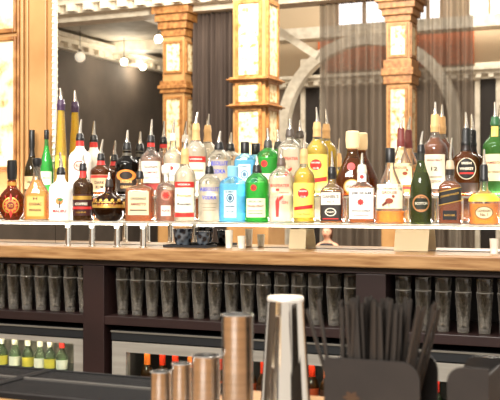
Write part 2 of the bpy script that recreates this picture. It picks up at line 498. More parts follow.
B('clear gin bottle with red lettering and a red guardsman, on the lower shelf', 281.3, 22, 'F', 163, 147, 'stoutsq', CL, WATER, .78,
  [('label', [('text', 'BEEFEATER', 0, .62, 1.6, .26, RED), ('text', 'LONDON', .3, .50, .9, .16, DRED), ('poly', [(-.34, .10), (-.10, .10), (-.05, .36), (-.18, .44), (-.38, .36)], RED), ('disc', -.21, .50, .13, .13, P('e8b89a', .5)), ('rect', -.36, -.06, .53, .57, RED), ('poly', [(-.05, .36), (.28, .42), (.28, .46), (-.10, .42)], RED), ('text', 'GIN', .42, .34, .5, .24, RED)])], 'pour', P('5a4a40', .4))
B('yellow rum bottle with red roundel and slanting red strip, on the lower shelf', 304, 20, 'F', 154, 131, 'round', CL, YELL, .8,
  [('label', [('rect', -.94, .94, .08, .58, P('f2dd62', .5)), ('disc', 0, .43, .50, .46, RED), ('text', 'HAVANA', 0, .46, .74, .16, WHITE), ('text', 'CLUB', 0, .38, .5, .16, WHITE), ('rect', -.85, .85, .20, .25, .12, RED), ('text', 'Anejo Blanco', 0, .13, 1.2, .14, DRED)])], 'pour', TAN, rings=[(.86, 1, TAN)])
B('square clear bottle with a black label under a white band', 332, 21, 'F', 172, 150, 'square', CL, AMBER, .64,
  [('label', [('rect', -.92, .92, .05, .62, P('2a2420', .5)), ('rect', -.86, .86, .36, .60, P('eadfcd', .5)), ('text', "DANIEL'S", 0, .52, 1.4, .28, BLK), ('text', 'No. 7', 0, .42, .6, .16, RED), ('disc', 0, .22, .5, .36, .8, CRM), ('text', 'WHISKEY', 0, .22, .7, .16, CRM), ('rect', -.7, .7, .08, .10, RED)])], 'pour', BLACKP, rings=[(.86, 1, BLK)])
B('square bourbon bottle with a large white label and red wax rosette', 362, 24, 'F', 170, 152, 'square', CL, AMBER, .7,
  [('label', [('rect', -.93, .93, .09, .66, WHITE), ('text', 'JIM BEAM', 0, .56, 1.5, .28, BLK), ('disc', -.05, .40, .24, .24, 0, 8, RED), ('text', 'KENTUCKY BOURBON', 0, .24, 1.4, .16, BLK), ('rect', -.6, .6, .15, .16, RED)]),
   ('neck_label', [('rect', -.34, .34, .78, .97, WHITE), ('disc', 0, .87, .16, .16, RED)])], 'pour', pm('d8cdbb', .4))
B('clear whisky bottle, nearly empty, with a brown game bird on the label', 390, 28, 'F', 160, 148, 'bell', CL, GOLDL, .20,
  [('label', [('rect', -.84, .84, .24, .62, P('e9dcbc', .55)), ('text', 'THE FAMOUS', 0, .55, .9, .12, DRED), ('text', 'GROUSE', 0, .49, 1.0, .18, DRED), ('disc', .0, .36, .26, .18, P('8a3a22', .5)), ('disc', .26, .43, .1, .1, P('8a3a22', .5)), ('poly', [(-.2, .36), (-.48, .30), (-.44, .27), (-.12, .32)], P('6a2a1a', .5)), ('rect', -.03, .0, .26, .32, P('6a2a1a', .5))])], 'cap', BLACKP)
B('dark green malt bottle with a copper rimmed round label', 421, 20, 'F', 150, 130, 'wine', DKGREEN, liquid('8a7a30'), .7,
  [('label', [('disc', 0, .28, .82, .84, P('2a2a20', .5)), ('disc', 0, .28, .78, .80, .84, P('c98a55', .4, .5)), ('text', 'PURE MALT', 0, .36, .95, .16, P('d8a070', .5)), ('text', 'SCOTCH', 0, .28, 1.1, .24, CRM), ('text', 'WHISKY', 0, .19, .8, .16, P('d8a070', .5))])], 'pour', BLACKP, rings=[(.86, 1, P('2a2a22', .5))])
B('square amber whisky bottle with a slanting black and gold label', 450, 21, 'F', 166, 136, 'square', CL, DEEP, .74,
  [('label', [('rect', -.96, .96, .36, .60, .22, BLK), ('rect', -.96, .96, .585, .60, .22, GLD), ('rect', -.96, .96, .36, .375, .22, GLD), ('text', 'JOHNNIE WALKER', 0, .50, 1.6, .22, .22, GLD)]),
   ('lower_label', [('rect', -.6, .6, .08, .24, BLK), ('text', 'BLACK LABEL', 0, .16, .95, .16, GLD)])], 'pour', pm('b9a488', .35), rings=[(.84, 1, P('241f1a', .5))])
B('broad etched jar bottle with bright yellow shoulders and black collar', 484, 28, 'F', 178, 148, 'jar', CL, GOLDL, .45,
  [('label', [('disc', 0, .26, .6, .42, P('d8c8a2', .55)), ('disc', 0, .26, .62, .44, .84, P('8a6a3a', .5)), ('text', 'LONDON', 0, .30, .8, .16, P('6a4a26', .5)), ('text', 'No. 1', 0, .22, .5, .2, P('6a4a26', .5))])], 'pour', BLACKP, collar=.05, rings=[(.50, .66, P('f2c930', .4))])

# --- back row on the raised glass step ---------------------------------------
B('slender olive brown bottle with a black capsule, behind the golden brandy bottle', 32, 14, 'B', 146, 130, 'wine', OLIVE, liquid('8a6a38'), .78, [('label', [('rect', -.9, .9, .15, .4, P('b8a070', .5)), ('text', 'VIEUX', 0, .28, 1., .3, BLK)])], 'cap', BLACKP, rings=[(.80, 1, P('211c1a', .4))])
B('bright green liqueur bottle with a black cap near the mirror edge', 46.5, 12, 'B', 137, 130, 'wine', glass('a4eeb2', '3fb45e'), liquid('8af09a', .7), .85, [('label', [('rect', -.85, .85, .2, .42, P('d8e8c8', .5)), ('text', 'MELON', 0, .31, 1., .3, GRNP)])], 'cap', BLACKP)
B('very tall tapering yellow liqueur bottle, highest of the shelf', 61, 15, 'B', 104, 87, 'tall', CL, liquid('fadc2a', .85), .93,
  [('label', [('rect', -.6, .6, .30, .44, P('e8c84a', .5)), ('text', 'LIQUORE', 0, .37, .9, .2, DRED)])], 'pour', P('3a2240', .4), rings=[(.93, 1, P('3a2240', .4))])
B('white bottle with a red ringed neck and round crest, back step', 80, 21, 'B', 138, 118, 'round', P('f1ebdf', .35), None, .8,
  [('label', [('disc', 0, .52, .52, .46, P('d8c2b0', .5)), ('disc', 0, .52, .5, .44, .84, DRED), ('text', 'RUM', 0, .52, .6, .26, DRED)])], 'pour', BLACKP, rings=[(.86, .95, RED)])
B('dark amber rum bottle with red neck and beige label, back step', 101, 20, 'B', 158, 138, 'round', BROWN, DEEP, .8,
  [('label', [('rect', -.88, .88, .12, .56, P('cfae84', .5)), ('rect', -.88, .88, .48, .55, RED), ('text', 'DARK', 0, .36, .9, .3, BLK), ('text', 'RUM', 0, .24, .7, .28, BLK)])], 'pour', BLACKP, rings=[(.82, .95, RED)])
B('black glass cream liqueur bottle with a copper arched label', 127, 22, 'B', 147, 129, 'round', DARKG, liquid('50402a'), .8,
  [('label', [('rect', -.9, .9, .10, .50, P('2a2018', .5)), ('disc', 0, .42, .82, .5, .66, P('d08038', .4)), ('text', 'IRISH', 0, .30, .9, .26, P('e0b070', .5)), ('text', 'CREAM', 0, .19, .9, .22, P('e0b070', .5))])], 'pour', BLACKP, rings=[(.82, .88, P('4a4438', .5)), (.92, .97, P('4a4438', .5))])
B('clear spirit bottle with red collar band and white label, back step', 151, 20, 'B', 140, 118, 'round', CL, liquid('eed0be', .35), .7,
  [('label', [('rect', -.88, .88, .24, .62, P('e6dccb', .5)), ('text', 'Southern', 0, .52, 1.2, .24, BLK), ('text', 'COMFORT', 0, .42, 1.2, .2, DRED), ('rect', -.7, .7, .32, .33, GRY), ('rect', -.88, .88, .10, .22, DRED)])], 'pour', BLACKP, rings=[(.88, .97, RED)])
B('plain clear bottle with slim neck, between the red collared and tan necked bottles', 173, 18, 'B', 138, 118, 'round', CL, WATER, .75,
  [('label', [('rect', -.8, .8, .26, .56, P('f0ead8', .5)), ('disc', 0, .48, .22, .2, RED), ('text', 'SILVER', 0, .35, 1., .22, GRY)])], 'pour', pm('cfc8bc', .3))
B('clear vodka bottle with tall tan foil neck, back step', 196, 20, 'B', 128, 111, 'round', CL, WATER, .8,
  [('label', [('rect', -.9, .9, .50, .58, RED), ('text', 'VODKA', 0, .54, 1.2, .17, WHITE), ('rect', -.86, .86, .10, .49, P('f3ead6', .5)), ('text', 'Premium', 0, .38, 1.3, .3, GLD), ('text', 'Russian', 0, .24, 1.2, .24, BLK)])], 'pour', TAN, rings=[(.82, 1, TAN)])
B('clear round shouldered vodka bottle with blue lettering, back step', 219, 22, 'B', 147, 130, 'stout', CL, WATER, .74,
  [('lettering', [('text', 'ABSOLUT', 0, .66, 1.65, .36, NAVY), ('text', 'VODKA', 0, .50, 1.25, .36, NAVY), ('rect', -.55, .55, .30, .31, GRY), ('rect', -.55, .55, .22, .23, GRY)])], 'pour', BLACKP)
B('pale blue gin bottle with a black cap, back step', 245, 20, 'B', 151, 142, 'stoutflat', BLUE, BLUEL, .8,
  [('label', [('rect', -.55, .55, .10, .70, P('cfe9ee', .45)), ('disc', 0, .48, .36, .40, .72, P('3a5f7a', .5)), ('disc', 0, .48, .18, .22, P('3a5f7a', .5)), ('text', 'BOMBAY', 0, .65, .85, .16, P('20405a', .5))])], 'cap', BLACKP)
B('green gin bottle with a red wax seal, back step', 268, 21, 'B', 145, 127, 'stout', GREEN, GRNL, .76,
  [('label', [('rect', -.8, .8, .08, .44, P('e6e2c4', .55)), ('text', 'TANQUERAY', 0, .30, 1.4, .2, DRED)]), ('seal', [('disc', -.2, .63, .3, .3, RED), ('disc', -.2, .63, .15, .15, .4, DRED)])], 'pour', pm('3a3a34', .4))
B('clear gin bottle with red lettering and guardsman, back step', 290, 22, 'B', 134, 117, 'stoutsq', CL, WATER, .78,
  [('label', [('text', 'BEEFEATER', 0, .60, 1.6, .26, RED), ('poly', [(-.34, .10), (-.10, .10), (-.05, .34), (-.18, .42), (-.38, .34)], RED), ('disc', -.21, .47, .13, .13, P('e8b89a', .5)), ('poly', [(-.05, .36), (.28, .42), (.28, .46), (-.10, .42)], RED), ('text', 'GIN', .42, .30, .5, .24, RED)])], 'pour', P('4a4038', .4))
B('yellow rum bottle with red roundel, tall on the back step', 317, 21, 'B', 127, 106, 'round', CL, YELL, .82,
  [('label', [('rect', -.94, .94, .08, .60, P('f2dd62', .5)), ('disc', -.1, .45, .52, .48, RED), ('text', 'HAVANA', -.1, .48, .76, .16, WHITE), ('text', 'CLUB', -.1, .40, .5, .16, WHITE), ('rect', -.85, .85, .20, .26, .12, RED)])], 'pour', TAN, rings=[(.86, 1, TAN)])
B('brown pyramid shaped liqueur bottle with a pale stopper and red seal', 352.5, 31, 'B', 149, 131, 'pyramid', glass('b8864e', '6a4420'), DEEP, .8,
  [('label', [('disc', 0, .20, .5, .44, P('e2d4b4', .55)), ('disc', 0, .20, .5, .44, .84, GLD), ('text', 'LIQUEUR', 0, .20, .7, .15, DRED)]), ('seal', [('disc', -.05, .62, .24, .24, RED)])], 'cork', P('e2c89a', .55))
B('clear whisky bottle with a dark red foil neck, back step', 401, 24, 'B', 140, 113, 'bell', CL, GOLDL, .5,
  [('label', [('rect', -.82, .82, .20, .58, P('ecdcaa', .55)), ('text', 'GROUSE', -.1, .50, 1.1, .2, DRED), ('disc', .3, .40, .2, .14, P('8a3a22', .5)), ('disc', .46, .46, .08, .08, P('8a3a22', .5)), ('rect', -.82, .82, .12, .16, DRED)])], 'pour', P('6a2a26', .5), collar=.05, rings=[(.88, 1, P('6a2a26', .5))])
B('tall amber malt bottle with tan collar and long beige label', 435, 23, 'B', 125, 101, 'round', CL, DEEP, .82,
  [('label', [('rect', -.82, .82, .10, .58, P('e4d4b8', .55)), ('text', 'SINGLE MALT', 0, .50, 1.2, .16, DRED), ('text', '12', 0, .38, .5, .3, BLK), ('rect', -.6, .6, .26, .27, BLK), ('text', 'SCOTCH', 0, .20, 1., .2, BLK)])], 'pour', TAN, collar=.045, rings=[(.90, 1, TAN)])
B('broad brown whiskey bottle with a dark arched label', 466, 25, 'B', 142, 111, 'round', BROWN, DEEP, .82,
  [('label', [('disc', 0, .50, .7, .8, P('d8c8a8', .5)), ('disc', 0, .50, .64, .74, BLK), ('text', 'IRISH', 0, .60, .7, .18, CRM), ('text', 'WHISKEY', 0, .50, 1.0, .2, CRM), ('rect', -.5, .5, .40, .43, RED), ('rect', -.85, .85, .06, .24, P('3a2a20', .5))])], 'pour', BLACKP, collar=.06, rings=[(.84, 1, P('241a16', .4))])
B('green whiskey bottle with gold neck tag and wide cream label', 495, 23, 'B', 122, 101, 'round', GREEN, liquid('a89a40'), .8,
  [('label', [('rect', -.9, .9, .20, .56, P('dcc9a0', .55)), ('text', 'JAMESON', 0, .44, 1.3, .26, DRED), ('text', 'IRISH WHISKEY', 0, .32, 1.3, .16, BLK)]), ('neck_label', [('rect', -.28, .28, .80, .94, P('d8b860', .5))])], 'pour', P('2a5a34', .4))

# ------------------------------------------------------------------ back bar
XL, XR = -4.3, .6
bm = bmesh.new(); box(bm, XL, XR, 3.504, 3.765, ZS - .008, ZS, 0, .0015)
tag(finish('glass_shelf', bm, SHELFGLASS, smooth=False), 'long pale glass shelf carrying the front row of liquor bottles', 'shelf')
t = empty('display_step', ((XL + XR) / 2, YB, ZS)); tag(t, 'raised narrow glass step under the back row of bottles', 'shelf')
bm = bmesh.new(); box(bm, -2.15, 2.15, -.055, .034, ZT - ZS - .008, ZT - ZS, 0, .002); finish('step_plate', bm, SHELFGLASS, t, smooth=False)
for px in (90, 157, 248, 345, 409, 437, 461, 472):
    bm = bmesh.new(); x = X_at(px, YB - .045) - t.location.x
    lathe(bm, [(0, 0), (.009, 0), (.009, ZT - ZS - .008), (0, ZT - ZS - .008)], 14, c=(x, -.045)); finish('post', bm, CHROME, t)
names = ('first', 'second', 'third', 'fourth')
for i, px in enumerate((68, 92, 117, 143)):
    bm = bmesh.new(); h = ZS - .008 - ZC
    lathe(bm, [(0, 0), (.017, 0), (.017, .004), (.0125, .006), (.0125, h - .004), (.016, h - .003), (.016, h), (0, h)], 18)
    o = finish('shelf_post', bm, CHROME, loc=(X_at(px, 3.548), 3.548, ZC))
    tag(o, f'chrome shelf post on the wooden counter, {names[i]} of four counting from the pier', 'post', 'chrome shelf posts')

bm = bmesh.new(); box(bm, XL, XR, 3.5, 3.775, ZC - .052, ZC, 0, .006)
tag(finish('back_counter', bm, WOOD, smooth=False), 'varnished wooden back counter top running under the bottle shelf', 'counter')

# carcass with three open bays
YC0, YC1 = 3.535, 3.995
t = empty('back_bar_cabinet', ((XL + XR) / 2, 3.77, 0)); tag(t, 'dark maroon back bar cabinet with open glass bays above fridges', 'cabinet')
posts = [(83.5, 104.5), (356, 386)]
PX = [(X_at(a, YC0), X_at(b, YC0)) for a, b in posts]
cx = t.location.x
def cab(name, x0, x1, y0, y1, z0, z1, mat=MAROON):
    bm = bmesh.new(); box(bm, x0 - cx, x1 - cx, y0 - 3.77, y1 - 3.77, z0, z1, 0, .002); return finish(name, bm, mat, t, smooth=False)
cab('top_rail', XL, XR, YC0, YC1, ZC - .076, ZC - .0525)
SHZ = .922
cab('glass_shelf_board', XL, XR, YC0, YC1 - .02, SHZ - .036, SHZ)
cab('back_panel', XL, XR, YC1 - .02, YC1, .0, ZC - .076, pm('140e0f', .6))
for a, b in PX: cab('upright', a, b, YC0 - .004, YC1 - .02, 0, ZC - .077)
cab('upright', XL, XL + .09, YC0 - .004, YC1 - .02, 0, ZC - .077)
cab('upright', XR - .09, XR, YC0 - .004, YC1 - .02, 0, ZC - .077)
cab('bottom_board', XL, XR, YC0, YC1 - .02, 0, .06)

# tumblers, nested in pairs
def tumbler_mesh():
    bm = bmesh.new(); H, R_, r, w = .148, .0300, .0205, .0016
    seg = 32
    def ring(rad, z, fl):
        return [bm.verts.new(((rad + fl * (i % 2) * -.0016) * math.cos(2 * PI * i / seg), (rad + fl * (i % 2) * -.0016) * math.sin(2 * PI * i / seg), z)) for i in range(seg)]
    rr = lambda z: r + (R_ - r) * z / H
    prof = [(r - .002, 0, 0, 1), (r, .003, 0, 1), (rr(.02), .02, 1, 0), (rr(.118), .118, 1, 0), (rr(.126), .126, 0, 0), (R_ - .0004, H - .003, 0, 1), (R_ - w / 2, H, 0, 1), (R_ - w, H - .003, 0, 0), (rr(.016) - w, .016, 0, 1)]
    rings = [ring(a, z, f) for a, z, f, _ in prof]
    for (a, b), q in zip(zip(rings, rings[1:]), prof):
        for i in range(seg):
            f = bm.faces.new((a[i], a[(i + 1) % seg], b[(i + 1) % seg], b[i])); f.material_index = q[3]
    bm.faces.new(rings[0]).material_index = 1; bm.faces.new(rings[-1]).material_index = 1
    me = bpy.data.meshes.new('tumbler')
    bmesh.ops.recalc_face_normals(bm, faces=bm.faces[:])
    for f in bm.faces: f.smooth = True
    bm.to_mesh(me); bm.free()
    me.materials.append(glass('f2efe8', '8f8a82', 2.4, .007, 'f8f0e4', .5)); me.materials.append(glass('f0ede6', 'c0bab0', 1.5, .12, 'f8f0e4', .6)); return me  # second, hazier glass paints the glints of rim and base
TM = tumbler_mesh()
ORD = ['first', 'second', 'third', 'fourth', 'fifth', 'sixth', 'seventh', 'eighth', 'ninth', 'tenth', 'eleventh', 'twelfth', 'thirteenth', 'fourteenth', 'fifteenth', 'sixteenth', 'seventeenth', 'eighteenth', 'nineteenth', 'twentieth', 'twenty first', 'twenty second']
bays = [('first bay', -3.02, PX[0][0] - .04, 'the frame edge'), ('middle bay', PX[0][1] + .045, PX[1][0] - .04, 'the dark upright'), ('last bay', PX[1][1] + .045, -.60, 'the dark upright')]
for bay, xa, xb, frm in bays:
    n = int((xb - xa) / .069) + 1
    for row, (yy, rowname) in enumerate(((3.605, 'front row'),)):
        for i in range(n):
            x = xa + (xb - xa) * i / (n - 1) + random.uniform(-.001, .001)
            if row: x += .008 if i < n - 1 else -.002
            y = yy + random.uniform(-.003, .003)
            for k in range(2):
                o = bpy.data.objects.new('tumbler', TM); COL.objects.link(o)
                o.location = (x + random.uniform(-.0005, .0005), y, SHZ + .0005 + k * .050)
                which = 'upper' if k else 'lower'
                tag(o, f'{which} tumbler of the {ORD[i]} nested pair in the {bay}, counting from the pier end', 'glass', f'tumblers in the {bay}')

# fridges
def fridge(label, xa, xb, win, lit, lidmat):
    t = empty('bar_fridge', ((xa + xb) / 2, 3.75, .062)); tag(t, label, 'fridge')
    w2 = (xb - xa) / 2; zt = .862 - .062; y0 = -.20
    def p(name, x0, x1, ya, yb, z0, z1, m, par=t, bev=.003):
        bm = bmesh.new(); box(bm, x0, x1, ya, yb, z0, z1, 0, bev); return finish(name, bm, m, par, smooth=False)
    dark = pm('1b1b1c', .5)
    bm = bmesh.new()
    box(bm, -w2, w2, .20, .215, 0, zt - .042); box(bm, -w2, -w2 + .02, y0 + .04, .2, 0, zt - .042); box(bm, w2 - .02, w2, y0 + .04, .2, 0, zt - .042)
    box(bm, -w2, w2, y0 + .04, .2, 0, .03); box(bm, -w2, w2, y0 + .04, .2, zt - .055, zt - .042)
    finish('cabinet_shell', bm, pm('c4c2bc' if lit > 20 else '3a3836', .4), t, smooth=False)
    l = p('top_lid', -w2, w2, y0 + .0, .215, zt - .042, zt, lidmat)
    p('lid_edge', -w2, w2, y0 - .004, y0, zt - .008, zt, pm('5c574e', .5), l, .001)
    zd = zt - .045
    wl, wr, wz0, wz1 = -w2 + win[0], w2 - win[1], win[2] - .062, win[3] - .062
    bm = bmesh.new()
    for a, b, c, d in ((-w2 + .004, wl, .03, zd), (wr, w2 - .004, .03, zd), (wl, wr, wz1, zd), (wl, wr, .03, wz0)):
        box(bm, a, b, y0 + .002, y0 + .036, c, d, 0, 0)
    dr = finish('door', bm, STAINLESS, t, smooth=False)
    p('window_pane', wl, wr, y0 + .016, y0 + .020, wz0, wz1, glass('f0f3f0', 'd0d4d0', .8, 0.), dr, 0)
    p('wire_shelf', -w2 + .02, w2 - .02, y0 + .06, .19, wz1 - win[4] - .006, wz1 - win[4] - .0005, pm('9a9a98', .4, .6), t, .001)
    p('interior_lamp', -w2 + .06, w2 - .06, y0 + .05, y0 + .062, wz1 + .012, wz1 + .024, pm('fff4de', .5, emit=lit), t, 0)
    return t, wz1 + .062, t.location.x + wl, t.location.x + wr
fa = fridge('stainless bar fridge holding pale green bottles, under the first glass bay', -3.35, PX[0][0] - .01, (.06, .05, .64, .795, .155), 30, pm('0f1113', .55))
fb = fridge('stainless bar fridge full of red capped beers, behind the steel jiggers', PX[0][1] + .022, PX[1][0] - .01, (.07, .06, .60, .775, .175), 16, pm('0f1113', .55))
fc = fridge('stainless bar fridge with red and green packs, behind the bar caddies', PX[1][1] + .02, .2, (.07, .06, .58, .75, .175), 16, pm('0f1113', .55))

def small_bottle(name, label, group, x, y, z, h, r, gmat, lmat, cmat, cap_h=.02, liq=None):
    t = empty(name, (x, y, z)); tag(t, label, 'bottle', group)
    bm = bmesh.new()
    lathe(bm, [(0, 0), (r * .9, 0), (r, .004), (r, h * .55), (r * .85, h * .64), (r * .45, h * .78), (r * .4, h), (0, h)], 18); finish('glass_body', bm, gmat, t)
    bm = bmesh.new(); lathe(bm, [(r * 1.015, h * .18), (r * 1.015, h * .48)], 18); finish('label', bm, lmat, t)
    bm = bmesh.new(); lathe(bm, [(0, h + cap_h * .6), (r * .42, h + cap_h * .6), (r * .5, h + cap_h * .3), (r * .5, h - cap_h), (r * .41, h - cap_h)], 14); finish('cap', bm, cmat, t)
    return t
WCAP = P('f4f0e6', .4)
xs = [X_at(p, 3.66) for p in (2, 15, 28, 40, 50, 62)]
cols = [(glass('d0e6c8', '8ab88a'), P('d9c94a', .5), WCAP), (glass('d0e6c8', '8ab88a'), P('e6e6da', .5), WCAP)]
for i, x in enumerate(xs):
    g, l, c = cols[i % 2]
    if i == 5: c = RED
    small_bottle('mixer_bottle', f"pale green mixer bottle with {'red' if i == 5 else 'white'} cap, {ORD[i]} in the first fridge", 'mixers in the first fridge', x, 3.66, fa[1] - .155, .135, .026, g, l, c)
for i in range(14):
    x = fb[2] + .05 + i * .066
    small_bottle('beer_bottle', f"brown beer bottle with {'red' if i % 3 else 'orange'} cap, {ORD[i]} along the fridge behind the jiggers", 'beers in the middle fridge', x, 3.64 + (i % 2) * .012, fb[1] - .175, .15, .027, BROWN, P('b84a22' if i % 2 else '4a2a1a', .5), P('e23a1c' if i % 3 else 'f07a2a', .35), .035)
cc = ['8aa030', 'e02a1c', 'd8401e', 'e6d8b0', 'e03a1c', 'f0762a', 'c8201c', 'd8c040']
for i in range(8):
    x = X_at(420, 3.64) + i * .06
    small_bottle('soft_drink_bottle', f"soft drink bottle, {ORD[i]} along the fridge behind the caddies", 'soft drinks in the last fridge', x, 3.64, fc[1] - .175, .15, .026, glass('a8b890', '55703a') if i % 2 else BROWN, P(cc[i], .5), P(cc[i], .4), .03)

# ------------------------------------------------------------------ things on the back counter, solid stand-ins for reflections of near bar items
o = empty('serving_tray', (X_at(190, 3.68), 3.68, ZC)); tag(o, 'thin black tray holding two dark bowls on the counter, standing in for a reflection', 'tray')
bm = bmesh.new(); box(bm, -.10, .10, -.05, .05, 0, .004, 0, .001); box(bm, -.10, .10, -.05, -.046, .004, .011); box(bm, -.10, .10, .046, .05, .004, .011); box(bm, -.10, -.096, -.046, .046, .004, .011); box(bm, .096, .10, -.046, .046, .004, .011)
finish('tray_plate', bm, pm('15171c', .4), o, smooth=False)
def bowl(label, x, r, h):
    bm = bmesh.new(); lathe(bm, [(0, 0), (r * .6, 0), (r * .85, h * .3), (r, h), (r - .003, h), (r * .8, h * .32), (0, .006)], 22)
    b = finish('snack_bowl', bm, noisy('mosaic_glass', '141820', '5a6470', 60, .2, 0, kind='v', lo=.3, hi=.6), loc=(x, 3.68, ZC + .0042)); tag(b, label, 'bowl')
bowl('larger dark mosaic bowl on the black tray, standing in for a reflection', X_at(183, 3.68), .042, .072)
bowl('smaller dark mosaic bowl on the black tray, standing in for a reflection', X_at(203, 3.68), .030, .062)
for px, h, l in ((229, .072, 'taller white cup standing in for a reflection, beside the shorter one'), (241.5, .050, 'shorter white cup on the back counter, standing in for a reflection'), (494, .055, 'white cup alone near the last glass bay end, standing in for a reflection')):
    bm = bmesh.new(); r = .0155
    lathe(bm, [(0, 0), (r * .8, 0), (r * .85, .002), (r * 1.05, h), (r * .98, h), (r * .78, .004), (0, .004)], 20)
    tag(finish('cup', bm, pm('f4efe6', .4), loc=(X_at(px, 3.68), 3.68, ZC)), l, 'cup')
def card(label, px0, px1, top, lean):
    x0, x1 = X_at(px0, 3.715), X_at(px1, 3.715); h = z_at((px0 + px1) / 2, top, 3.715) - ZC
    bm = bmesh.new(); box(bm, -(x1 - x0) / 2, (x1 - x0) / 2, -.0015, .0015, 0, h, 0, .0005)
    c = finish('menu_card', bm, pm('e6d6b4', .6), smooth=False, loc=((x0 + x1) / 2, 3.715, ZC + .001)); c.rotation_euler = (math.radians(-14), 0, lean); tag(c, label, 'card')
card('blank tan menu card standing in for a reflection, below the guardsman gin', 289, 305, 229, .10)
card('wide blank tan menu card standing in for a reflection, below the dark green malt bottle', 394, 428, 229, .0)

# ------------------------------------------------------------------ wall, pier, mirror
def st(o): o['kind'] = 'structure'; return o
st(boxobj('wall_back_low', XL, 1.2, 4.0, 4.15, 0, ZC - .055, pm('4a4038', .7)))
XP = X_at(50.5, YM - .04)
st(boxobj('wall_back', XL, 1.2, 3.81, 3.93, ZC - .05, 3.6, pm('8a7a66', .7)))
bm = bmesh.new(); box(bm, XP, 1.0, YM, 3.808, ZC + .002, 3.2)
tag(finish('wall_mirror', bm, MIRROR, smooth=False), 'large mirror behind the bottles reflecting the hall with pillars and curtains', 'mirror')
bm = bmesh.new(); box(bm, XL, XP - .002, YM, 3.808, ZC + .002, ZS + .0)
tag(finish('mirror_strip', bm, MIRROR, smooth=False), 'low mirror strip between counter and gilded pier', 'mirror')
# beaded edge
bm = bmesh.new(); XE = XP
box(bm, XE - .011, XE + .003, YM - .010, YM - .001, ZS + .003, 3.2)
z = ZS + .02
while z < 2.6:
    lathe(bm, [(0, -.007), (.006, -.004), (.008, 0), (.006, .004), (0, .007)], 8, M=Matrix.Translation((XE - .004, YM - .012, z))); z += .03
o = finish('mirror_trim', bm, pm('f6efdc', .35)); tag(o, 'white beaded strip along the mirror edge beside the gilded pier', 'trim'); o['kind'] = 'structure'
# pier
px_ = empty('gilded_pier', (XP - .5, 3.76, ZS + .003)); tag(px_, 'gold marble pier with cream ornamental panels beside the mirror', 'pillar')
def pr(name, x0, x1, y0, y1, z0, z1, mat, par=px_, bev=.004):
    bm = bmesh.new(); l = px_.location
    box(bm, x0 - l.x, x1 - l.x, y0 - l.y, y1 - l.y, z0 - l.z, z1 - l.z, 0, bev); return finish(name, bm, mat, par, smooth=False)
xe = XE - .0125
z0 = ZS + .003
YP = 3.80
pr('shaft', XL, xe, YP - .02, 3.808, z0, 3.2, GOLDSTONE)
def xx(px): return X_at(px, YP - .03)
pr('pilaster', xx(29.5), xx(46.5), YP - .035, YP - .0205, z0, 3.2, GOLDSTONE)
for a, b, d in ((16.5, 19, .032), (21.5, 24, .040), (25, 28, .03)):
    pr('moulding', xx(a), xx(b), YP - d, YP - .0205, z0, 3.2, GOLDDARK if a < 20 else GOLDSTONE, bev=.005)
for top, bot in ((-80, 30), (42, 167)):
    za, zb = z_at(6, bot, YP), z_at(6, top, YP)
    f = pr('panel', xx(-22), xx(13), YP - .024, YP - .0205, za, zb, PANEL)
    pr('panel_frame', xx(13.2), xx(15.8), YP - .033, YP - .0205, za - .02, zb + .02, GOLDDARK, f)
    pr('panel_frame', xx(-22), xx(13.1), YP - .033, YP - .0205, za - .02, za, GOLDDARK, f)
    pr('panel_frame', xx(-22), xx(13.1), YP - .033, YP - .0205, zb, zb + .02, GOLDDARK, f)
pr('base_ledge', XL, xe, YP - .034, YP - .0205, z0, z0 + .02, GOLDSTONE)

# ------------------------------------------------------------------ the hall behind the camera, seen in the mirror
FLZ = -.4
def V(px, Yv): return X_at(px, Yv)                        # x of a thing met at distance Yv in the glass
def R(Yv): return 2 * YM - Yv                             # its real y
st(boxobj('floor', -17, 6, -26, 5, FLZ - .1, FLZ, noisy('hall_floor', '5a4636', '6e5844', 3, .4)))
st(boxobj('floor_platform', XL - 3, 3, -1.2, 4.15, FLZ, -.001, noisy('bar_floor', '4a3c30', '5c4a3a', 3, .5)))
st(boxobj('wall_side', -15.9, -15.4, -26, 5, FLZ, 5.89, DARKWALL))
st(boxobj('wall_end', -15.4, -9.2, R(33) - .3, R(33), FLZ, 6.2, DARKWALL))
st(boxobj('ceiling', -15.9, -12.55, -26, R(18.7), 5.9, 6.1, CEIL))
# cornices: modillion blocks on stepped mouldings
def cornice(name, along, a0, a1, at, z, sgn, step=.5, s=1.):
    bm = bmesh.new()
    prof = [(.0, .22 * s, 0, .14 * s), (.0, .34 * s, .14 * s, .26 * s), (.0, .46 * s, .26 * s, .36 * s)]
    for p0, p1, q0, q1 in prof:
        if along == 'x': box(bm, a0, a1, *sorted((at, at + sgn * p1)), z + q0, z + q1)
        else: box(bm, *sorted((at, at + sgn * p1)), a0, a1, z + q0, z + q1)
    u = a0 + .2
    while u < a1:
        if along == 'x': box(bm, u, u + .16 * s, *sorted((at + sgn * .23 * s, at + sgn * .36 * s)), z + .02, z + .14 * s)
        else: box(bm, *sorted((at + sgn * .23 * s, at + sgn * .36 * s)), u, u + .16 * s, z + .02, z + .14 * s)
        u += step
    o = finish(name, bm, CREAM, smooth=False); o['kind'] = 'structure'; o['label'] = 'cream moulded cornice with carved blocks'; o['category'] = 'trim'; return o
cornice('trim_1', 'y', -25, R(18.9), -15.4, 5.42, 1)
YA = 18.3
st(boxobj('trim_2', -17, -4.0, R(YA + .55), R(YA + .05), 5.28, 6.6, CREAM))
cornice('trim_3', 'x', -17, -4.0, R(YA + .04), 5.40, 1, .42, 1.2)
st(boxobj('trim_4', -15.9, -4, R(25), R(24.4), 5.6, 5.89, CREAM))
st(boxobj('trim_5', -15.9, -4, R(29), R(28.4), 5.6, 5.89, CREAM))
st(boxobj('wall_far', -12.5, -2.0, R(25.2), R(24.8), FLZ, 4.35, noisy('taupe_wall', '6e6052', '85766a', 1, .8)))
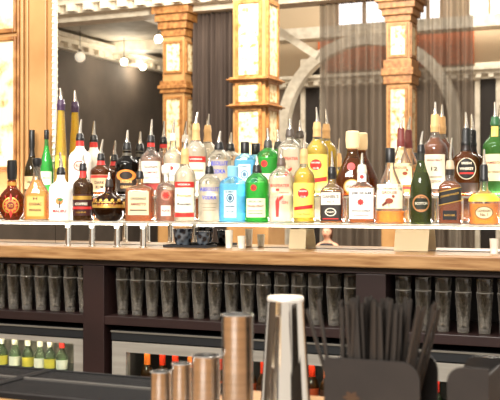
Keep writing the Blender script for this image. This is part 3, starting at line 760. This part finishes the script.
cornice('trim_6', 'x', -12.5, -2.0, R(24.79), 4.36, 1, .3, .8)
# doors in the far wall
def hall_door(n, px0, px1, top):
    x0, x1 = V(px0, 24.7), V(px1, 24.7); zt = EYE + (200 - top) / 1000 * depth((px0 + px1) / 2, 24.7)
    t = empty(f'door_{n}', ((x0 + x1) / 2, R(24.76), FLZ)); t['kind'] = 'structure'
    w = (x1 - x0) / 2; h = zt - FLZ
    bm = bmesh.new(); box(bm, -w, w, -.02, .02, 0, h); finish('door_leaf', bm, pm('2c2622', .5), t, smooth=False)
    for a, b, c, d in ((-w - .12, -w, 0, h), (w, w + .12, 0, h), (-w - .12, w + .12, h, h + .14)):
        bm = bmesh.new(); box(bm, a, b, -.03, .08, c, d); finish('door_frame', bm, CREAM, t, smooth=False)
hall_door(1, 305, 320, 64); hall_door(2, 480, 496, 68)
# daylight windows and orange blind above the far wall
def hall_window(n, px0, px1, z0, z1, h, e, Yv=25.6):
    x0, x1 = V(px0, Yv), V(px1, Yv)
    t = empty(f'window_{n}', ((x0 + x1) / 2, R(Yv), z0)); t['kind'] = 'structure'
    w = (x1 - x0) / 2
    bm = bmesh.new(); box(bm, -w, w, -.02, .02, 0, z1 - z0); finish('lit_pane', bm, pm(h, .5, emit=e), t, smooth=False)
    for u in (-w, 0, w):
        bm = bmesh.new(); box(bm, u - .04, u + .04, .02, .08, 0, z1 - z0); finish('window_frame', bm, pm('b89a78', .5), t, smooth=False)
hall_window(1, 338, 392, 6.02, 7.6, 'f6f7ff', 5); hall_window(2, 415, 442, 6.02, 7.6, 'f6f7ff', 4); hall_window(3, 468, 512, 6.02, 7.6, 'fffaf0', 4)
st(boxobj('wall_upper', -12.5, -2.0, R(26.2), R(25.8), 4.2, 8, pm('c9b496', .8)))
bm = bmesh.new()
xa, xb = V(318, 25.75), V(474, 25.75)
for i in range(12):
    a = xa + (xb - xa) * i / 12; box(bm, a + .01, a + (xb - xa) / 12 - .01, R(25.795), R(25.72), 4.9, 6.0, 0)
tag(finish('orange_awning', bm, pm('ea7c44', .7), smooth=False), 'orange fabric awning beyond the sheer curtains, high in the mirror', 'awning')
# arch
bm = bmesh.new(); Yv = 24.2; xc = V(365, Yv); zc = 3.2; ro, ri = 2.4, 2.12
n = 28; ring = []
for i in range(n + 1):
    a = PI * i / n
    ring.append([bm.verts.new((xc + r * math.cos(a), R(Yv) + dy, zc + r * math.sin(a))) for r, dy in ((ri, 0), (ro, 0), (ro, -.3), (ri, -.3))])
for p, q in zip(ring, ring[1:]):
    for k in range(4): bm.faces.new((p[k], p[(k + 1) % 4], q[(k + 1) % 4], q[k]))
bm.faces.new(ring[0]); bm.faces.new(ring[-1])
for sx in (-1, 1):
    box(bm, *sorted((xc + sx * ri, xc + sx * ro)), R(Yv) - .3, R(Yv), FLZ, zc)
o = finish('plaster_arch', bm, CREAM); tag(o, 'cream plaster arch over the dark doorway, seen in the mirror', 'arch')
bm = bmesh.new()
xa, xb = V(276, 21), V(318, 21)
tube(bm, [(xa - .4, R(21), EYE + 4.15), (xb, R(21), EYE + 3.2)], .12, 4)
o = finish('sloping_beam', bm, CREAM, smooth=False); tag(o, 'white sloping beam near the ceiling beside the bright pillar', 'beam')

def pillar(label, px, Yv, w, zt, cap, bands, panels, side=True):
    """square pillar: face towards the bar, px = its middle"""
    x = V(px, Yv)
    t = empty('ornate_pillar', (x, R(Yv) - w / 2, FLZ)); tag(t, label, 'pillar')
    h = w / 2
    def p(name, m, boxes, par=t, bev=0):
        bm = bmesh.new()
        for b in boxes: box(bm, b[0], b[1], b[2], b[3], b[4] - FLZ, b[5] - FLZ, 0, bev)
        return finish(name, bm, m, par, smooth=False)
    p('shaft', GOLDSTONE, [(-h, h, -h, h, FLZ, zt)])
    for z0, z1 in bands:
        g = .05
        p('band', GOLDDARK, [(-h - g, h + g, -h - g, h + g, z0, z1), (-h - g * 1.7, h + g * 1.7, -h - g * 1.7, h + g * 1.7, z0 + (z1 - z0) * .35, z0 + (z1 - z0) * .65)], bev=.01)
    if cap:
        z0, z1 = cap; d = (z1 - z0) / 4
        p('capital', GOLDDARK, [(-h - .03 - .05 * i, h + .03 + .05 * i, -h - .03 - .05 * i, h + .03 + .05 * i, z0 + d * i, z0 + d * (i + 1)) for i in range(4)], bev=.01)
    for z0, z1 in panels:
        q = h * .62
        f = p('panel', PANEL, [(-q, q, h, h + .012, z0, z1), (h, h + .012, -q, q, z0, z1)])
        e = .05
        p('panel_frame', GOLDDARK, [(-q - e, -q, h, h + .035, z0 - e, z1 + e), (q, q + e, h, h + .035, z0 - e, z1 + e), (-q, q, h, h + .035, z0 - e, z0), (-q, q, h, h + .035, z1, z1 + e),
                                    (h, h + .035, -q - e, -q, z0 - e, z1 + e), (h, h + .035, q, q + e, z0 - e, z1 + e), (h, h + .035, -q, q, z0 - e, z0), (h, h + .035, -q, q, z1, z1 + e)], f)
    p('plinth', GOLDSTONE, [(-h - .08, h + .08, -h - .08, h + .08, FLZ, 1.15)], bev=.02)
k = 14.9 / 1000
zz = lambda py, D: EYE + (200 - py) / 1000 * D
pillar('brightly lit gold pillar with tall cream panels, centre of the mirror', 249, 13.8, .53, 5.6, None, [(zz(81, 15), zz(76, 15)), (zz(107, 15), zz(103, 15))],
       [(zz(74, 15), zz(2, 15)), (zz(101, 15), zz(83, 15)), (zz(170, 15), zz(110, 15)), (4.55, 5.5)])
pillar('gold pillar with carved capital beside the dark drape, in the mirror', 173.5, 18.3, .50, 5.27, (zz(38, 20.9), zz(9, 20.9)), [(zz(94, 20.9), zz(82, 20.9))], [(zz(72, 20.9), zz(45, 20.9)), (zz(170, 20.9), zz(100, 20.9))])
pillar('gold pillar with carved bands between the two sheer curtains, in the mirror', 398, 18.1, .44, 5.4, (zz(22, 18.6), zz(-4, 18.6)), [(zz(84, 18.6), zz(60, 18.6))], [(zz(55, 18.6), zz(26, 18.6)), (zz(170, 18.6), zz(89, 18.6))])

def drape(name, label, px0, px1, Yv, z0, z1, mat, folds, amp):
    x0, x1 = V(px0, Yv), V(px1, Yv); n = folds * 8
    bm = bmesh.new(); cols = []
    for i in range(n + 1):
        u = i / n; x = (x1 - x0) * (u - .5)
        col = []
        for j in range(7):
            v = j / 6
            a = amp * (1 - .35 * v)
            y = a * math.sin(u * folds * 2 * PI + .4 * math.sin(7 * u)) + .4 * a * math.sin(u * folds * 4.7 + 1 + v)
            col.append(bm.verts.new((x + .2 * a * math.sin(u * folds * 2 * PI * .5 + 3 * v), y, (z1 - z0) * v)))
        cols.append(col)
    for a, b in zip(cols, cols[1:]):
        for j in range(6): bm.faces.new((a[j], b[j], b[j + 1], a[j + 1]))
    o = finish(name, bm, mat, loc=((x0 + x1) / 2, R(Yv), z0), angle=180); tag(o, label, 'curtain')
drape('drape', 'heavy dark brown drape between two gold pillars, in the mirror', 189, 252, 18.6, FLZ, 5.27, CURTAIN, 14, .07)
drape('sheer_curtain', 'grey sheer curtain between the bright pillar and the banded pillar', 320, 388, 18.75, FLZ, 6.2, SHEER, 9, .12)
drape('sheer_curtain', 'grey sheer curtain nearest the last bottles, beyond the banded pillar', 410, 473, 18.75, FLZ, 6.2, SHEER, 8, .12)

# hanging lamps in the aisle
def lamp(label, px, py, Yv, r, ztop=5.9, e=12):
    D = depth(px, Yv); z = EYE + (200 - py) / 1000 * D
    t = empty('pendant_lamp', (V(px, Yv), R(Yv), z - r)); tag(t, label, 'lamp')
    bm = bmesh.new(); lathe(bm, [(0, 0), (r * .5, r * .13), (r * .87, r * .5), (r, r), (r * .87, r * 1.5), (r * .4, r * 1.92), (0, r * 1.95)], 18); finish('globe', bm, pm('fff6e4', .4, emit=e), t)
    bm = bmesh.new(); lathe(bm, [(0, r * 1.95), (r * .3, r * 1.95), (r * .3, r * 2.4), (0, r * 2.4)], 12); finish('holder', bm, pm('6a5a44', .4, .6), t)
    bm = bmesh.new(); tube(bm, [(0, 0, r * 2.4), (0, 0, ztop - (z - r))], .008, 6); finish('cord', bm, BLACKP, t)
lamp('round glowing pendant lamp close to the carved capital', 158.5, 39, 20.2, .085, 5.9, 220)
lamp('glowing pendant lamp, left of the pair low over the dark wall', 124, 62, 24, .085, 5.9, 220)
lamp('glowing pendant lamp, right of the pair low over the dark wall', 143, 67, 26, .09, 5.9, 220)
lamp('dim pale pendant globe alone against the dark wall', 80, 57, 22, .14, 5.9, .5)

# guest tables, chairs, a seated guest
def table(label, x, y, dz=0):
    t = empty('cafe_table', (x, y, FLZ + dz)); tag(t, label, 'table')
    bm = bmesh.new(); lathe(bm, [(0, .71), (.36, .71), (.375, .72), (.375, .735), (.36, .745), (0, .745)], 28); finish('tabletop', bm, pm('8a6446', .35), t)
    bm = bmesh.new(); lathe(bm, [(0, .03), (.035, .03), (.035, .7), (0, .7)], 14); finish('column', bm, pm('2a2624', .4), t)
    bm = bmesh.new(); lathe(bm, [(0, 0), (.25, 0), (.25, .015), (.06, .03), (0, .03)], 24); finish('foot', bm, pm('2a2624', .4), t)
def chair(label, x, y, rz, dz=0):
    t = empty('dining_chair', (x, y, FLZ + dz), rz); tag(t, label, 'chair')
    m = pm('4a3226', .5)
    for nm, b in (('seat', (-.21, .21, -.21, .21, .43, .46)), ('backrest', (-.2, .2, -.21, -.18, .62, .9))):
        bm = bmesh.new(); box(bm, *b, 0, .01); finish(nm, bm, m, t, smooth=False)
    for sx in (-1, 1):
        bm = bmesh.new(); box(bm, *sorted((sx * .21, sx * .175)), .17, .205, 0, .43); finish('leg', bm, m, t, smooth=False)
        bm = bmesh.new(); box(bm, *sorted((sx * .21, sx * .175)), -.21, -.175, 0, .9); finish('leg', bm, m, t, smooth=False)
YG = 16.3
gx, gy = V(328, YG), R(YG)
DZ = .09
st(boxobj('floor_dais', gx - .8, gx + .8, gy - .5, gy + 1.6, FLZ, FLZ + DZ, pm('5c4836', .5)))
chair('brown wooden chair under the seated guest', gx, gy, 0, DZ)
table('round brown cafe table in front of the seated guest', gx + .05, gy + .95, DZ)
table('round brown cafe table with no guest, near the dark drape', V(215, 16), R(16)); chair('empty brown chair beside the guestless table', V(215, 17.2), R(17), .3)
table('round brown cafe table far along by the banded pillar', V(440, 16.5), R(16.5)); chair('empty brown chair by the table near the banded pillar', V(452, 16.9), R(17.2), -.2)
def skin_mesh(name, verts, edges, rad, mat, parent, sub=2):
    me = bpy.data.meshes.new(name); me.from_pydata(verts, edges, []); 
    o = bpy.data.objects.new(name, me); link(o, parent)
    md = o.modifiers.new('skin', 'SKIN'); md.use_smooth_shade = True
    for i, r in enumerate(rad): me.skin_vertices[0].data[i].radius = (r[0], r[1]) if isinstance(r, tuple) else (r, r)
    me.skin_vertices[0].data[0].use_root = True
    o.modifiers.new('sub', 'SUBSURF').levels = sub; o.modifiers['sub'].render_levels = sub
    me.materials.append(mat); return o
t = empty('person', (gx, gy, FLZ + DZ + .475)); tag(t, 'seated person in a dark sleeveless top, arms forward, in the mirror', 'person')
SKIN = pm('d8a488', .5)
v = [(0, 0, .11), (0, .02, .28), (0, .02, .44), (0, .025, .52), (0, .045, .575), (0, .075, .625), (0, .065, .69), (0, .05, .755),
     (0, .155, .672),
     (-.085, .05, .685), (.085, .05, .685)]
e = [(0, 1), (1, 2), (2, 3), (3, 4), (4, 5), (5, 6), (6, 7), (6, 8), (6, 9), (6, 10)]
r = [(.15, .11), (.115, .085), (.13, .085), (.055, .055), (.052, .055), (.060, .066), (.080, .094), (.062, .075), .013, (.014, .02), (.014, .02)]
def add(pt, par, rad):
    v.append(pt); e.append((par, len(v) - 1)); r.append(rad); return len(v) - 1
for sx in (-1, 1):
    k = add((sx * .165, .02, .455), 2, .052); k = add((sx * .24, .10, .22), k, .042); k = add((sx * .14, .31, .27), k, .030)
    k = add((sx * .105, .37, .275), k, (.034, .020))
    for q in range(4):
        a = add((sx * (.10 - q * .017), .415 + (.006 if q in (1, 2) else 0), .275), k, .009); b = add((sx * (.09 - q * .017), .445 + (.008 if q in (1, 2) else 0), .262), a, .008)
        add((sx * (.085 - q * .016), .458, .243), b, .007)
    a = add((sx * .07, .365, .29), k, .010); add((sx * .05, .385, .285), a, .008)
    k = add((sx * .10, .05, .09), 0, .085); k = add((sx * .11, .40, .08), k, .06); k = add((sx * .11, .42, -.38), k, .045); add((sx * .11, .54, -.43), k, .035)
skin_mesh('body', v, e, r, SKIN, t)
skin_mesh('dark_top', [(0, 0, .06), (0, .02, .2), (0, .02, .34), (0, .02, .46), (0, .025, .515)], [(0, 1), (1, 2), (2, 3), (3, 4)], [(.19, .16), (.17, .14), (.20, .15), (.19, .13), (.10, .09)], pm('1c1a20', .7), t)
skin_mesh('hair', [(0, .035, .80), (0, .015, .74), (0, -.015, .64), (0, -.03, .54)], [(0, 1), (1, 2), (2, 3)], [(.075, .085), (.098, .105), (.095, .06), (.07, .035)], pm('5a3826', .6), t)
bm = bmesh.new()
for sx in (-1, 1): lathe(bm, [(0, -.010), (.009, -.005), (.011, 0), (.009, .005), (0, .010)], 10, M=Matrix.Translation((sx * .030, .143, .695)))
finish('eye', bm, pm('241a16', .3), t)
bm = bmesh.new(); lathe(bm, [(0, -.006), (.018, -.003), (.021, 0), (.018, .003), (0, .006)], 12, M=Matrix.Translation((0, .137, .632)))
finish('mouth', bm, pm('a8504a', .5), t)

# ------------------------------------------------------------------ the near bar
t = empty('bar_counter', (-.9, 1.5, 0)); tag(t, 'near wooden bar counter carrying mats, jiggers, shaker and caddies', 'counter')
bm = bmesh.new(); box(bm, -2.6, 2.0, -.42, .475, ZBAR - .04, ZBAR, 0, .004); finish('bar_top', bm, BARWOOD, t, smooth=False)
bm = bmesh.new(); box(bm, -2.55, 1.95, -.3, -.25, .0, ZBAR - .041, 0, .002); finish('front_panel', bm, MAROON, t, smooth=False)
MAT = pm('101012', .7, spec=.25)
def mat_(label, x0, x1):
    bm = bmesh.new(); y0, y1 = 1.685, 1.965; cx, cy = (x0 + x1) / 2, (y0 + y1) / 2
    w, d = (x1 - x0) / 2, (y1 - y0) / 2
    box(bm, -w, w, -d, d, 0, .004)
    for a, b, c, e_ in ((-w, w, -d, -d + .008), (-w, w, d - .008, d), (-w, -w + .008, -d + .008, d - .008), (w - .008, w, -d + .008, d - .008)): box(bm, a, b, c, e_, .004, .012, 0, .001)
    y = -d + .02
    while y < d - .012:
        box(bm, -w + .009, w - .009, y, y + .005, .004, .009); y += .012
    box(bm, -w + .009, w - .009, .02, .028, .004, .0125, 1)
    o = finish('bar_mat', bm, [MAT, pm('4a4743', .6)], smooth=False, loc=(cx, cy, ZBAR)); tag(o, label, 'mat')
mat_('black ribbed rubber bar mat with nothing standing on it', -2.05, -1.383)
mat_('black ribbed rubber bar mat behind the two smallest jiggers', -1.377, -.9037)

def steel_cup(name, label, px, w, top, Y, mat, flare=1.0, zb=ZBAR):
    s = depth(px, Y) / 1000; r = w * s / 2; h = z_at(px, top, Y) - zb
    bm = bmesh.new()
    lathe(bm, [(0, 0), (r * flare, 0), (r * flare, .002), (r, h - .003), (r + .0012, h - .0015), (r, h), (r - .0015, h), (r - .0018, h - .004), (r * flare - .002, .004), (0, .004)], 36)
    tag(finish(name, bm, mat, loc=(X_at(px, Y), Y, zb)), label, 'jigger')
BRUSH = noisy('brushed_jigger', 'a3a3a2', 'bdbcba', 2, .26, 0, (1, 1, 40), metal=1.)
steel_cup('jigger', 'smallest steel jigger cup, first in the row by the black mat', 161, 20.5, 371, 1.65, BRUSH)
steel_cup('jigger', 'second smallest steel jigger cup in the row', 181.5, 19.5, 363, 1.65, BRUSH)
steel_cup('jigger', 'wide short steel measuring cup beside the tall one', 206, 28.5, 355, 1.65, BRUSH)
steel_cup('jigger', 'tall narrow steel measuring cup beside the shaker', 237.5, 32, 314, 1.65, BRUSH, .97)
# shaker tin, base up
px, Y = 285.5, 1.78; s = depth(px, Y) / 1000; h = z_at(px, 296, Y) - ZBAR
t = empty('shaker_tin', (X_at(px, Y), Y, ZBAR)); tag(t, 'large polished steel shaker tin standing upside down', 'shaker')
bm = bmesh.new(); rt, rb = 18.6 * s, 25.5 * s
lathe(bm, [(rb - .002, 0), (rb + .0015, .0), (rb + .0015, .004), (rb, .006), (rt, h - .012), (rt * .98, h - .008), (0, h - .008)], 40)
finish('tin_body', bm, pm('e4dbcf', .07, 1.), t)
bm = bmesh.new(); lathe(bm, [(rt * .985, h - .008), (rt * .98, h - .003), (rt * .92, h), (rt * .6, h + .0005), (0, h + .0005)], 40)
finish('weighted_base', bm, pm('f2ede4', .3, .6), t)

# caddies
CAD = noisy('bronze_black_plastic', '17120f', '221c18', 8, .75)
def rplate(bm, x0, x1, y0, y1, z0, z1, rl, rr):
    pts = [(x0, z0), (x1, z0)]
    def arc(cx, cz, r, a0, a1):
        return [(cx + r * math.cos(a0 + (a1 - a0) * i / 8), cz + r * math.sin(a0 + (a1 - a0) * i / 8)) for i in range(9)]
    pts += arc(x1 - rr, z1 - rr, rr, 0, PI / 2) if rr else [(x1, z1)]
    pts += arc(x0 + rl, z1 - rl, rl, PI / 2, PI) if rl else [(x0, z1)]
    a = [bm.verts.new((x, y0, z)) for x, z in pts]; b = [bm.verts.new((x, y1, z)) for x, z in pts]
    bm.faces.new(a); bm.faces.new(b[::-1])
    for i in range(len(pts)): bm.faces.new((a[i], a[(i + 1) % len(pts)], b[(i + 1) % len(pts)], b[i]))
def caddy(name, label, xa, xb, ya, yb, h, rl, rr, walls, painted_reflection=False):
    t = empty(name, ((xa + xb) / 2, (ya + yb) / 2, ZBAR)); tag(t, label, 'caddy')
    w, d = (xb - xa) / 2, (yb - ya) / 2; th = .004
    bm = bmesh.new(); rplate(bm, -w, w, -d, -d + th, 0, h, rl, rr); f = finish('front_plate', bm, CAD, t, smooth=False)
    if painted_reflection:  # star decal paints a warm reflection onto the front plate
        bm = bmesh.new(); decal(bm, lambda x, z, o: -d - o, ('disc', -.035, h * .5, .013, .010, 0, 6), 0, 0); finish('painted_reflection', bm, pm('3d2a1a', .5), f, recalc=False)
    bm = bmesh.new(); rplate(bm, -w, w, d - th, d, 0, h, rl, rr); finish('back_plate', bm, pm('1a1817', .3), t, smooth=False)
    bm = bmesh.new(); box(bm, -w, w, -d + th, d - th, 0, th); finish('base', bm, CAD, t, smooth=False)
    for x in walls:
        bm = bmesh.new(); box(bm, x * w - th / 2, x * w + th / 2, -d + th, d - th, th, h * .92); finish('divider', bm, CAD, t, smooth=False)
    return t
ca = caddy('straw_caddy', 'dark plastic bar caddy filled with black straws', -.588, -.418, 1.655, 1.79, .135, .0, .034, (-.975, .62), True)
cb = caddy('napkin_caddy', 'small dark plastic napkin caddy beside the straw caddy', -.372, -.303, 1.655, 1.79, .133, .026, 0, (.94,))
bm = bmesh.new()
for i in range(7): box(bm, -.028, .024, -.05 + i * .004, -.0475 + i * .004, 0, .095)
o = finish('napkin_stack', bm, pm('e8e6e2', .8), smooth=False, loc=(-.338, 1.72, ZBAR + .0045)); tag(o, 'white paper napkins standing in the small caddy', 'napkins'); o['kind'] = 'stuff'
STRAW = pm('2f2b28', .25)
def straw(bx, by, tx, ty, L, label, group=None):
    bm = bmesh.new(); d = Vector((tx, ty, math.sqrt(max(1e-6, 1 - tx * tx - ty * ty))))
    n = 10; R_ = .0036
    tube(bm, [(0, 0, 0), tuple(d * L)], R_, n, cap=False)
    tube(bm, [tuple(d * L), tuple(d * .02)], R_ * .8, n, cap=False)
    o = finish('straw', bm, STRAW, loc=(bx, by, ZBAR + .0055)); tag(o, label, 'straw', group)
i = 0
for a in range(12):
    for b in range(7):
        bx = -.566 + a * .0092 + random.uniform(-.002, .002); by = 1.67 + b * .0165 + random.uniform(-.004, .004)
        fx = (a - 5.5) / 5.5
        tx = fx * .03 + random.uniform(-.075, .075); ty = random.uniform(-.03, .04)
        if a == 11: tx += .13 + random.uniform(0, .12)
        if a == 0 and b < 2: tx -= .16 * (b + 1)
        straw(bx, by, tx, ty, random.uniform(.214, .232), 'black drinking straw standing in the bunch in the straw caddy', 'straws in the caddy')

# ------------------------------------------------------------------ light
def area(name, loc, target, size, power, col=(1, .86, .68), sy=None):
    l = bpy.data.lights.new(name, 'AREA'); l.energy = power; l.size = size; l.color = col
    if sy: l.shape = 'RECTANGLE'; l.size_y = sy
    o = bpy.data.objects.new(name, l); COL.objects.link(o); o.location = loc
    o.rotation_euler = (Vector(target) - Vector(loc)).to_track_quat('-Z', 'Y').to_euler(); return o
area('bar_ceiling_light', (-1.9, 2.3, 3.6), (-1.9, 3.9, 1.3), 3.6, 75, (1, .94, .86), .5)
area('bar_front_fill', (-1.0, -3.2, 5.0), (-1.8, 3.6, 1.2), 3.0, 620, (1, .95, .88), 1.0)  # added fill, out of view, to reach the shelf and glass bays
area('under_shelf_fill', (-1.9, 3.525, ZS - .02), (-1.9, 3.73, ZC + .02), 4.2, 2.6, (1, .93, .82), .02)  # added strip without a fixture, brightens cards and cups under the shelf
area('shelf_led_strip', (-1.9, 3.662, ZS + .008), (-1.9, 3.58, ZS + .09), 4.0, 7, (1, .96, .9), .008)
area('step_fill_strip', (-1.9, 3.676, ZT + .006), (-1.9, 3.74, ZT + .10), 3.4, 5, (1, .96, .9), .006)  # added strip without a fixture, lifts the back row from below
area('pillar_light', (-4.6, R(11.0), 6.2), (-6.1, R(13.8), 3.4), 1.0, 1050, (1, .94, .84))
area('hall_light', (-8, R(15.5), 6.8), (-8.5, R(18.5), 2), 5, 480, (1, .94, .85), 2)
area('gallery_light', (-5.5, R(21.5), 7.6), (-6.5, R(24.8), 3.5), 4, 250, (1, .92, .82), 1.5)
w = bpy.data.worlds.new('hall_ambience'); SC.world = w; w.use_nodes = True
bg = w.node_tree.nodes['Background']; bg.inputs['Color'].default_value = (1, .93, .84, 1); bg.inputs['Strength'].default_value = .8

# ------------------------------------------------------------------ camera
c = bpy.data.cameras.new('camera'); co = bpy.data.objects.new('camera', c); COL.objects.link(co)
co.location = (0, 0, EYE); co.rotation_euler = (PI / 2, 0, YAW)
c.lens = 72; c.sensor_width = 36; c.clip_end = 200
c.dof.use_dof = True; c.dof.focus_distance = 4.1; c.dof.aperture_fstop = 8
SC.camera = co
SC.view_settings.view_transform = 'Standard'; SC.view_settings.look = 'None'
SC.view_settings.gamma = 1; SC.view_settings.use_curve_mapping = False
SC.view_settings.exposure = .35
SC.cycles.transparent_max_bounces = 40
SC.cycles.max_bounces = 20; SC.cycles.transmission_bounces = 16; SC.cycles.glossy_bounces = 8
